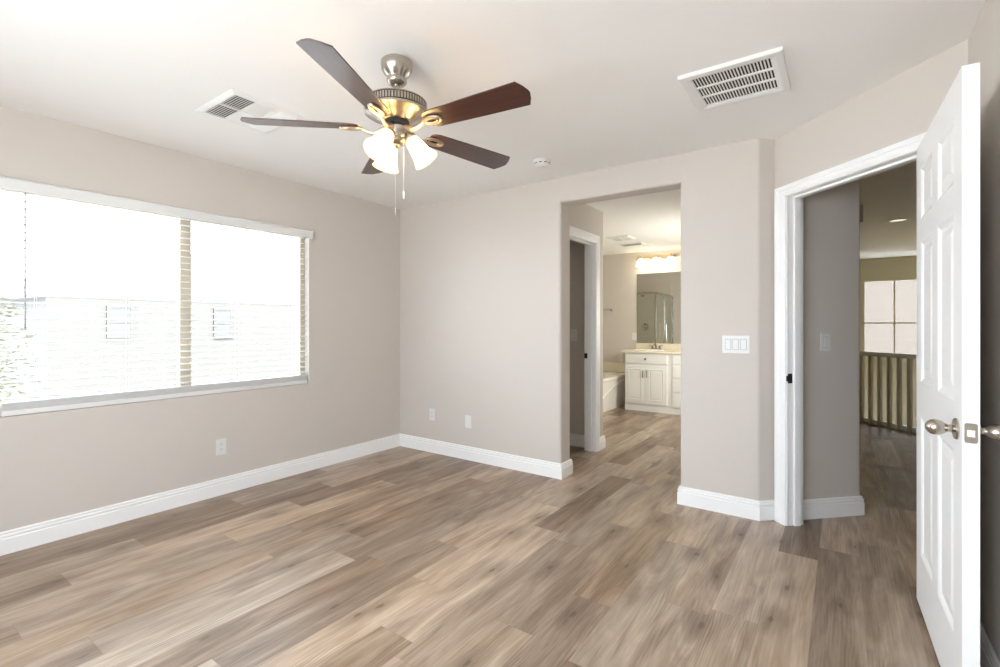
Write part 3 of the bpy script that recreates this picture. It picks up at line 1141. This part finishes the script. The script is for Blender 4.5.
def front(name, x0, x1, z0, z1, handle, panel=True, hx=None):
    b = MB()
    y = -0.014
    b.box(x0, y, z0, x1, 0.004, z1)
    if panel:
        for ins, d0 in ((0.045, 0.0), ):
            q = [(x0 + ins, z0 + ins), (x1 - ins, z0 + ins), (x1 - ins, z1 - ins), (x0 + ins, z1 - ins), (x0 + ins, z0 + ins)]
            b.sweep(q, [(0, 0.0005), (0, 0.006), (-0.006, 0.008), (-0.014, 0.004), (-0.018, 0.0005)], lambda px, pz, t: (px, y - t, pz))
            b.box(x0 + 0.075, y - 0.006, z0 + 0.075, x1 - 0.075, y, z1 - 0.075, bevel=0.004)
    o = b.build(name, M['cabinet'], van, bevel=0.002)
    hb = MB()
    if handle == 'pull':
        zc = z1 - 0.115
        hb.tube([(hx, y, zc - 0.048), (hx, y - 0.018, zc - 0.045), (hx, y - 0.026, zc - 0.02), (hx, y - 0.026, zc + 0.02), (hx, y - 0.018, zc + 0.045), (hx, y, zc + 0.048)], 0.006, 8)
        hb.build('handle', M['dark_nickel'], o, smooth=True)
    else:
        xc, zc = (x0 + x1) / 2, (z0 + z1) / 2
        hb.lathe([(0.008, 0), (0.006, 0.006), (0.007, 0.014), (0.015, 0.020), (0.015, 0.026), (0.008, 0.030)], TR((xc, y, zc)) @ RT(PI / 2, 4, 'X'), 18)
        hb.build('knob', M['dark_nickel'], o, smooth=True)
    return o


front('door', 0.010, 0.300, 0.115, 0.655, 'pull', True, 0.275)
front('door', 0.306, 0.610, 0.115, 0.655, 'pull', True, 0.331)
front('drawer', 0.010, 0.610, 0.690, 0.822, 'knob', False)
for z0, z1 in ((0.100, 0.287), (0.312, 0.487), (0.512, 0.674), (0.699, 0.824)):
    front('drawer', 0.685, 1.085, z0, z1, 'knob', False)
front('door', 1.125, 1.43, 0.115, 0.655, 'pull', True, 1.405)
front('door', 1.436, 1.74, 0.115, 0.655, 'pull', True, 1.461)
front('drawer', 1.125, 1.74, 0.690, 0.822, 'knob', False)

ct = empty('vanity_countertop', (1.075, 3.355, 0.84))
tag(ct, 'cream marble countertop with backsplash on the bathroom vanity', 'countertop')
b = MB()
# slab with an oval basin hole: ring of quads between the slab edge and the oval
cx, cy, rx, ry = 0.315, 0.30, 0.215, 0.155
b.box(0.0, 0.0, 0.0, 1.835, 0.643, 0.030)
b.build('slab', M['marble'], ct, bevel=0.006)
b = MB()
b.box(0.0, 0.620, 0.030, 1.835, 0.643, 0.118)
b.build('backsplash', M['marble'], ct, bevel=0.004)
b = MB()
rim = [(rx * math.cos(2 * PI * k / 32) + cx, ry * math.sin(2 * PI * k / 32) + cy, 0.031) for k in range(32)]
b.tube(rim, 0.008, 8, closed=True)
b.prism([(p[0], p[1]) for p in rim], 0.0302, 0.0315)
b.build('basin', M['tub'], ct, smooth=40)

fc = empty('vanity_faucet', (1.425, 3.88, 0.872))
tag(fc, 'two handled dark metal faucet on the vanity countertop', 'faucet')
b = MB()
b.box(-0.08, -0.022, 0, 0.08, 0.022, 0.012, bevel=0.004)
b.tube([(0, 0, 0.01), (0, 0, 0.05), (0, -0.02, 0.075), (0, -0.06, 0.085), (0, -0.10, 0.07)], [0.014, 0.013, 0.012, 0.011, 0.010], 12)
b.build('spout', M['dark_nickel'], fc, smooth=40)
for x in (-0.055, 0.055):
    b = MB()
    b.lathe([(0.018, 0.01), (0.015, 0.03), (0.013, 0.045), (0.017, 0.05), (0.010, 0.058)], TR((x, 0, 0)), 18)
    b.tube([(x, 0, 0.052), (x + (0.05 if x > 0 else -0.05), -0.01, 0.062)], [0.006, 0.0045], 8)
    b.build('lever', M['dark_nickel'], fc, smooth=40)

mi = empty('bathroom_mirror', (1.085, 3.998, 0.962))
tag(mi, 'frameless wall mirror above the bathroom vanity reflecting the shower', 'mirror')
b = MB()
b.box(0, -0.005, 0, 1.80, 0.0, 1.083)
b.build('mirror_glass', M['mirror'], mi)
for x in (0.10, 0.90, 1.70):
    b = MB()
    b.box(x - 0.012, -0.008, -0.004, x + 0.012, 0.0, 0.010)
    b.build('clip', M['chrome'], mi)

vl = empty('vanity_light', (1.41, 4.0, 2.285))
tag(vl, 'three shade bathroom light bar with lit bell glasses above the mirror', 'wall lamp')
b = MB()
b.box(-0.29, -0.022, -0.032, 0.29, 0, 0.032, bevel=0.008)
for s in (-1, 1):
    b.lathe([(0.045, 0), (0.045, 0.012), (0.03, 0.022)], TR((s * 0.285, 0, 0)) @ RT(PI / 2, 4, 'X'), 24)
b.build('back_plate', M['nickel_gold'], vl, smooth=35)
for x in (-0.226, 0.0, 0.226):
    b = MB()
    b.tube([(x, -0.015, 0.0), (x, -0.06, 0.02), (x, -0.10, 0.035), (x, -0.12, 0.020), (x, -0.12, 0.0)], 0.008, 10)
    b.lathe([(0.004, 0.062), (0.007, 0.054), (0.004, 0.044), (0.014, 0.030), (0.026, 0.012), (0.028, -0.012), (0.024, -0.014)], TR((x, -0.12, -0.012)), 22)
    ar = b.build('lamp_arm', M['nickel_gold'], vl, smooth=40)
    b = MB()
    bs = [(0.024, 0.0), (0.030, -0.010), (0.040, -0.030), (0.046, -0.055), (0.052, -0.080), (0.064, -0.105), (0.072, -0.116)]
    b.lathe([(r_, z_) for r_, z_ in bs] + [(r_ - 0.003, z_) for r_, z_ in reversed(bs)], TR((x, -0.12, -0.02)), 30, cap0=False, cap1=False)
    so = b.build('lamp_shade', M['bath_shade'], vl, smooth=60)
    b = MB()
    b.sphere(0.014, (x, -0.12, -0.042), sz=1.3, seg=14, rings=8)
    b.build('bulb', M['bulb'], so, smooth=True)
    lamp('bath_light', 'POINT', (1.41 + x, 3.88, 2.20), 0.8, (1.0, 0.96, 0.84), radius=0.04)

tb = empty('towel_bar', (0.30, 4.0, 1.487))
tag(tb, 'chrome towel bar on the bathroom wall above the tub', 'towel bar')
b = MB()
b.tube([(-0.32, -0.06, 0), (0.37, -0.06, 0)], 0.008, 12)
b.build('bar', M['chrome'], tb, smooth=True)
for x in (-0.32, 0.37):
    b = MB()
    b.lathe([(0.026, 0), (0.024, 0.008), (0.013, 0.016), (0.012, 0.05), (0.018, 0.06), (0.015, 0.075), (0.004, 0.078)], TR((x, 0, 0)) @ RT(PI / 2, 4, 'X'), 22)
    b.build('post', M['chrome'], tb, smooth=40)

tu = empty('bathtub', (0.455, 3.2, 0))
tag(tu, 'built-in white bathtub with curved apron relief beside the vanity', 'bathtub')
TX0, TX1, TY0, TY1, TZ = -0.515, 0.515, -0.80, 0.798, 0.475
b = MB()
n = 40
inner, outer = [], []
for k in range(n):
    a = 2 * PI * k / n
    c_, s_ = math.cos(a), math.sin(a)
    q = max(abs(c_) / TX1, abs(s_) / 0.79)
    outer.append((c_ / q, s_ / q))
    inner.append((0.37 * c_, 0.62 * s_))
for za, zb, A, Bq in ((TZ, TZ, outer, inner),):
    for k in range(n):
        k2 = (k + 1) % n
        b._add([(*A[k], za), (*A[k2], za), (*Bq[k2], zb), (*Bq[k], zb)], [(0, 1, 2, 3)])
low = [(x * 0.8, y * 0.86) for x, y in inner]
for k in range(n):
    k2 = (k + 1) % n
    b._add([(*inner[k], TZ), (*inner[k2], TZ), (*low[k2], 0.12), (*low[k], 0.12)], [(0, 1, 2, 3)])
    b._add([(*outer[k], TZ), (*outer[k2], TZ), (*outer[k2], 0.0), (*outer[k], 0.0)], [(3, 2, 1, 0)])
b._add([(x, y, 0.12) for x, y in low], [tuple(range(n))])
b.build('shell', M['tub'], tu)
b = MB()
# deck lip overhanging the apron and the arched relief on the apron
b.box(TX1 - 0.01, -0.79, TZ - 0.05, TX1 + 0.018, 0.79, TZ + 0.004, bevel=0.008)
pts = []
for k in range(25):
    t = k / 24
    y = -0.62 + 1.30 * t
    z = 0.04 + 0.345 * math.sin(PI / 2 * min(1, t * 1.05)) ** 0.9
    pts.append((TX1 + 0.002, y, z))
b.tube(pts, 0.013, 8)
b.build('apron_relief', M['tub'], tu, smooth=50)
b = MB()
b.box(-0.515, 0.790, TZ + 0.006, 0.60, 0.799, TZ + 0.16)
b.build('splash_panel', M['marble'], tu)

swe = empty('shower_enclosure', (-0.1, 1.14, 0))
tag(swe, 'framed glass shower enclosure seen in the bathroom mirror', 'shower')
b = MB()
b.box(0, 0, 0, 0.97, 1.17, 0.10, bevel=0.01)
b.build('shower_pan', M['tub'], swe)
b = MB()
b.box(0, 0, 0.1, 0.93, 0.012, 2.05)
b.box(0, 0.012, 0.1, 0.012, 1.17, 2.05)
b.build('surround', M['surround'], swe)
b = MB()
g = 0.018
for x, y in ((0.95, 0.02), (0.95, 0.60), (0.95, 1.15), (0.02, 1.15)):
    b.box(x - g, y - g, 0.10, x + g, y + g, 1.86)
for z in (0.10, 1.83):
    b.box(0.012, 1.15 - g, z, 0.95 + g, 1.15 + g, z + 0.035)
    b.box(0.95 - g, 0.012, z, 0.95 + g, 1.15 + g, z + 0.035)
b.build('frame', M['chrome'], swe, bevel=0.003)
b = MB()
b.box(0.04, 1.147, 0.13, 0.93, 1.153, 1.83)
b.build('glass_panel', M['shower_glass'], swe)
b = MB()
b.box(0.947, 0.04, 0.13, 0.953, 0.58, 1.83)
b.build('glass_panel', M['shower_glass'], swe)
b = MB()
b.box(0.947, 0.62, 0.13, 0.953, 1.13, 1.83)
dg = b.build('glass_door', M['shower_glass'], swe)
b = MB()
b.tube([(0.97, 0.66, 0.85), (1.01, 0.66, 0.85), (1.01, 0.66, 1.25), (0.97, 0.66, 1.25)], 0.009, 8)
b.build('handle', M['chrome'], dg, smooth=True)
b = MB()
b.tube([(0.36, 0.012, 1.93), (0.36, 0.07, 1.95), (0.36, 0.14, 1.91)], 0.009, 10)
b.lathe([(0.028, 0), (0.026, 0.008), (0.01, 0.012)], TR((0.36, 0.012, 1.93)) @ RT(-PI / 2, 4, 'X'), 20)
b.lathe([(0.012, 0.03), (0.016, 0.015), (0.040, -0.02), (0.042, -0.03), (0.03, -0.033)], TR((0.36, 0.155, 1.885)) @ RT(math.radians(25), 4, 'X'), 22)
b.build('shower_head', M['chrome'], swe, smooth=40)
b = MB()
b.lathe([(0.085, 0), (0.083, 0.006), (0.03, 0.012), (0.026, 0.04), (0.02, 0.05), (0.005, 0.052)], TR((0.36, 0.012, 1.20)) @ RT(-PI / 2, 4, 'X'), 28)
b.tube([(0.36, 0.055, 1.20), (0.40, 0.062, 1.15)], 0.007, 8)
b.build('mixer_valve', M['chrome'], swe, smooth=40)

ef = empty('exhaust_fan_grille', (1.36, 2.62, HB))
tag(ef, 'square exhaust fan grille on the bathroom ceiling, nearer of the two grilles there', 'vent')
b = MB()
o = 0.15
b.sweep([(-o, -o), (-o, o), (o, o), (o, -o), (-o, -o)], [(0, 0), (0.0, -0.006), (0.02, -0.018), (0.05, -0.020), (0.05, 0)], lambda x, y, t: (x, y, t))
b.box(-0.012, -0.11, -0.019, 0.012, 0.11, -0.004)
b.build('frame', M['grille'], ef)
b = MB()
for k in range(9):
    y = -0.09 + 0.0225 * k
    b.box(-0.105, y - 0.006, -0.014, 0.105, y + 0.006, -0.011)
b.build('louvers', M['grille'], ef)
b = MB()
b.box(-0.105, -0.105, -0.003, 0.105, 0.105, -0.001)
b.build('duct', M['greyduct'], ef)
bv = empty('bath_air_register', (1.30, 3.19, HB))
tag(bv, 'small slotted air register on the bathroom ceiling, nearer the vanity light', 'vent')
b = MB()
b.sweep([(-0.17, -0.10), (-0.17, 0.10), (0.17, 0.10), (0.17, -0.10), (-0.17, -0.10)], [(0, 0), (0, -0.003), (0.02, -0.009), (0.03, -0.009), (0.03, 0)], lambda x, y, t: (x, y, t))
b.build('frame', M['grille'], bv)
b = MB()
for k in range(7):
    y = -0.06 + 0.02 * k
    b.box(-0.14, -0.007, -0.0007, 0.14, 0.007, 0.0007, TR((0, y, -0.007)) @ RT(math.radians(40), 4, 'X'))
b.build('louvers', M['grille'], bv)
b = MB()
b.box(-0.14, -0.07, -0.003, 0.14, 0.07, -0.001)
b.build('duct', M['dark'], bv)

# ------------------------------------------------------------------ hall and loft
rp = Vector((3.94, 4.255))
rl = empty('stair_railing', (rp.x, rp.y, 0), -PI / 4)
tag(rl, 'olive grey balustrade with a white foot rail at the loft edge beyond the entry door', 'railing')
XA, XB = -1.15, 3.3
b = MB()
b.box(XA, -0.03, 0.855, XB, 0.03, 0.905)
b.build('top_rail', M['trim'], rl, bevel=0.008)
b = MB()
b.box(XA, -0.010, 0.008, XB, 0.050, 0.062)
b.build('bottom_rail', M['trim'], rl, bevel=0.004)
x = XA + 0.06
b0 = None
while x < XB:
    if b0 is None:
        b = MB()
        b.box(-0.019, -0.030, 0.0, 0.019, 0.008, 0.86)
        b0 = b.build('baluster', M['baluster'], rl, bevel=0.002)
        bx = b0
    else:
        bx = b0.copy()
        COL.objects.link(bx)
        bx.parent = rl
    bx.location = (x, 0, 0)
    x += 0.122

lw = struct(empty('window_3', ((LX0 + LX1) / 2, 7.60, LZ0)))
hx_, hz_ = (LX1 - LX0) / 2, LZ1 - LZ0
b = MB()
for x0, x1, z0, z1 in ((-hx_, -hx_ + 0.02, 0.02, hz_ - 0.02), (hx_ - 0.02, hx_, 0.02, hz_ - 0.02), (-hx_, hx_, 0, 0.02), (-hx_, hx_, hz_ - 0.02, hz_)):
    b.box(x0, -0.05, z0, x1, 0.04, z1)
b.build('window_frame', M['vinyl'], lw)
b = MB()
for x in (-hx_ + 0.445, 0.01, hx_ - 0.425):
    b.box(x - 0.012, -0.02, 0.02, x + 0.012, 0.01, hz_ - 0.02)
b.box(-hx_ + 0.02, -0.019, 0.565, hx_ - 0.02, 0.009, 0.589)
b.build('window_grid', M['vinyl'], lw)
b = MB()
b.box(-hx_ + 0.02, 0.004, 0.02, hx_ - 0.02, 0.008, hz_ - 0.02)
b.build('window_pane', M['glass'], lw)

cl = empty('recessed_light', (4.25, 3.63, H))
tag(cl, 'round recessed ceiling light in the loft seen above the railing', 'ceiling light')
b = MB()
b.lathe([(0.098, 0), (0.098, -0.004), (0.090, -0.008), (0.078, -0.008), (0.072, -0.001)], None, 36, cap0=False, cap1=False)
b.build('trim_ring', M['grille'], cl, smooth=40)
b = MB()
b.lathe([(0.072, -0.001), (0.05, -0.003), (0.002, -0.004)], None, 30, cap0=False)
b.build('lens', emission('dim_lens', (1.0, 0.95, 0.85), 0.5), cl, smooth=True)
lamp('loft_fill', 'POINT', (5.9, 5.2, 1.9), 8, (1.0, 0.84, 0.26), radius=0.15)  # unseen fill lamp added to light the loft a yellowish olive
lamp('bath_fill', 'AREA', (2.905, 2.5, 1.35), 19, (1.0, 0.985, 0.88), size=1.0, rot=(0, PI / 2, 0))  # unseen fill panel added to brighten the bathroom, no window behind it

# ------------------------------------------------------------------ outdoors, seen through the blinds and the loft window
b = MB()
b.box(-60, -60, -3.2, 60, 60, -3.0)
struct(b.build('ground', M['ground']))


def house(name, label, x, y0, y1, zt, zr, mat, wins, roof=True):
    t = empty(name, (x, (y0 + y1) / 2, -3.0))
    tag(t, label, 'house')
    L2 = (y1 - y0) / 2
    ym = (y0 + y1) / 2
    b = MB()
    b.box(-5, -L2, 0, 0, L2, zt + 3)
    b.build('walls', mat, t)
    if roof:
        b = MB()
        zz = zt + 3
        b._add([(0.004, -L2 - 0.1, zz - 0.05), (0.004, L2 + 0.1, zz - 0.05), (-5.4, L2 + 0.4, zz - 0.05), (-5.4, -L2 - 0.4, zz - 0.05), (-2.5, -L2 + 2, zr + 3), (-2.5, L2 - 2, zr + 3),
                (0.004, -L2 - 0.1, zz + 0.08), (0.004, L2 + 0.1, zz + 0.08), (-5.4, L2 + 0.4, zz + 0.08), (-5.4, -L2 - 0.4, zz + 0.08)],
               [(0, 1, 2, 3), (0, 1, 7, 6), (1, 2, 8, 7), (2, 3, 9, 8), (3, 0, 6, 9), (6, 7, 5, 4), (7, 8, 5), (8, 9, 4, 5), (9, 6, 4)])
        b.build('roof', M['rooftile'], t)
    for a0, a1, z0, z1 in wins:
        b = MB()
        for p0_, p1_, q0, q1 in ((a0, a0 + 0.05, z0 + 0.05, z1 - 0.05), (a1 - 0.05, a1, z0 + 0.05, z1 - 0.05), (a0, a1, z0, z0 + 0.05), (a0, a1, z1 - 0.05, z1), (a0 + 0.05, a1 - 0.05, (z0 + z1) / 2 - 0.02, (z0 + z1) / 2 + 0.02)):
            b.box(0.001, p0_ - ym, q0 + 3, 0.03, p1_ - ym, q1 + 3)
        wo = b.build('window', M['stucco'], t)
        b = MB()
        b.box(0.002, a0 - ym, z0 + 3, 0.02, a1 - ym, z1 + 3)
        b.build('window_glass', M['glass_dark'], wo)
    return t


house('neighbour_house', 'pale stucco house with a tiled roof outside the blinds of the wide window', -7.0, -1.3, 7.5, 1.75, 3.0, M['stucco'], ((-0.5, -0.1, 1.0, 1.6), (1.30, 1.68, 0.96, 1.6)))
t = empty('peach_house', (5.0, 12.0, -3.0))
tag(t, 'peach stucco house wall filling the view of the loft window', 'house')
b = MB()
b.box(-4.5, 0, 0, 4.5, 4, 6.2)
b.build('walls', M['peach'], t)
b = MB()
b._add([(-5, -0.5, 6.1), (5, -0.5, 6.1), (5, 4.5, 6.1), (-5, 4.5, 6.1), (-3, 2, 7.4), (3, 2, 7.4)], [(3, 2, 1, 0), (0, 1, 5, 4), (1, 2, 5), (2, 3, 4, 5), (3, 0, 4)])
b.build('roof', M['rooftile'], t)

tr = empty('garden_tree', (-4.3, -2.45, -3.0))
tag(tr, 'leafy tree outside the left end of the window blinds', 'tree')
random.seed(4)
b = MB()
b.tube([(0, 0, 0), (0.05, 0.03, 1.6), (0, -0.02, 2.8), (0.02, 0, 3.6)], [0.11, 0.09, 0.07, 0.03], 10)
for k in range(7):
    a = k * 2.4
    b.tube([(0.0, 0, 2.6 + 0.12 * k), (0.2 * math.cos(a), 0.2 * math.sin(a), 2.9 + 0.13 * k), (0.4 * math.cos(a), 0.4 * math.sin(a), 3.1 + 0.15 * k)], [0.03, 0.02, 0.01], 6)
b.build('trunk', M['bark'], tr, smooth=True)
b = MB()
for k in range(1500):
    a, rr = random.random() * 2 * PI, 0.55 * math.sqrt(random.random())
    z = random.uniform(3.0, 4.55)
    rr *= 1.0 - 0.5 * ((z - 3.7) / 0.9) ** 2
    c = Vector((rr * math.cos(a), rr * math.sin(a), z))
    mm = TR(c) @ RT(random.random() * 6, 4, 'Z') @ RT(random.uniform(-1, 1), 4, 'X')
    s = random.uniform(0.03, 0.06)
    b._add([(-s, 0, 0), (0, -s * 0.45, 0.01), (s, 0, 0), (0, s * 0.45, 0.01)], [(0, 1, 2, 3)], mm)
b.build('foliage', M['leafm'], tr)
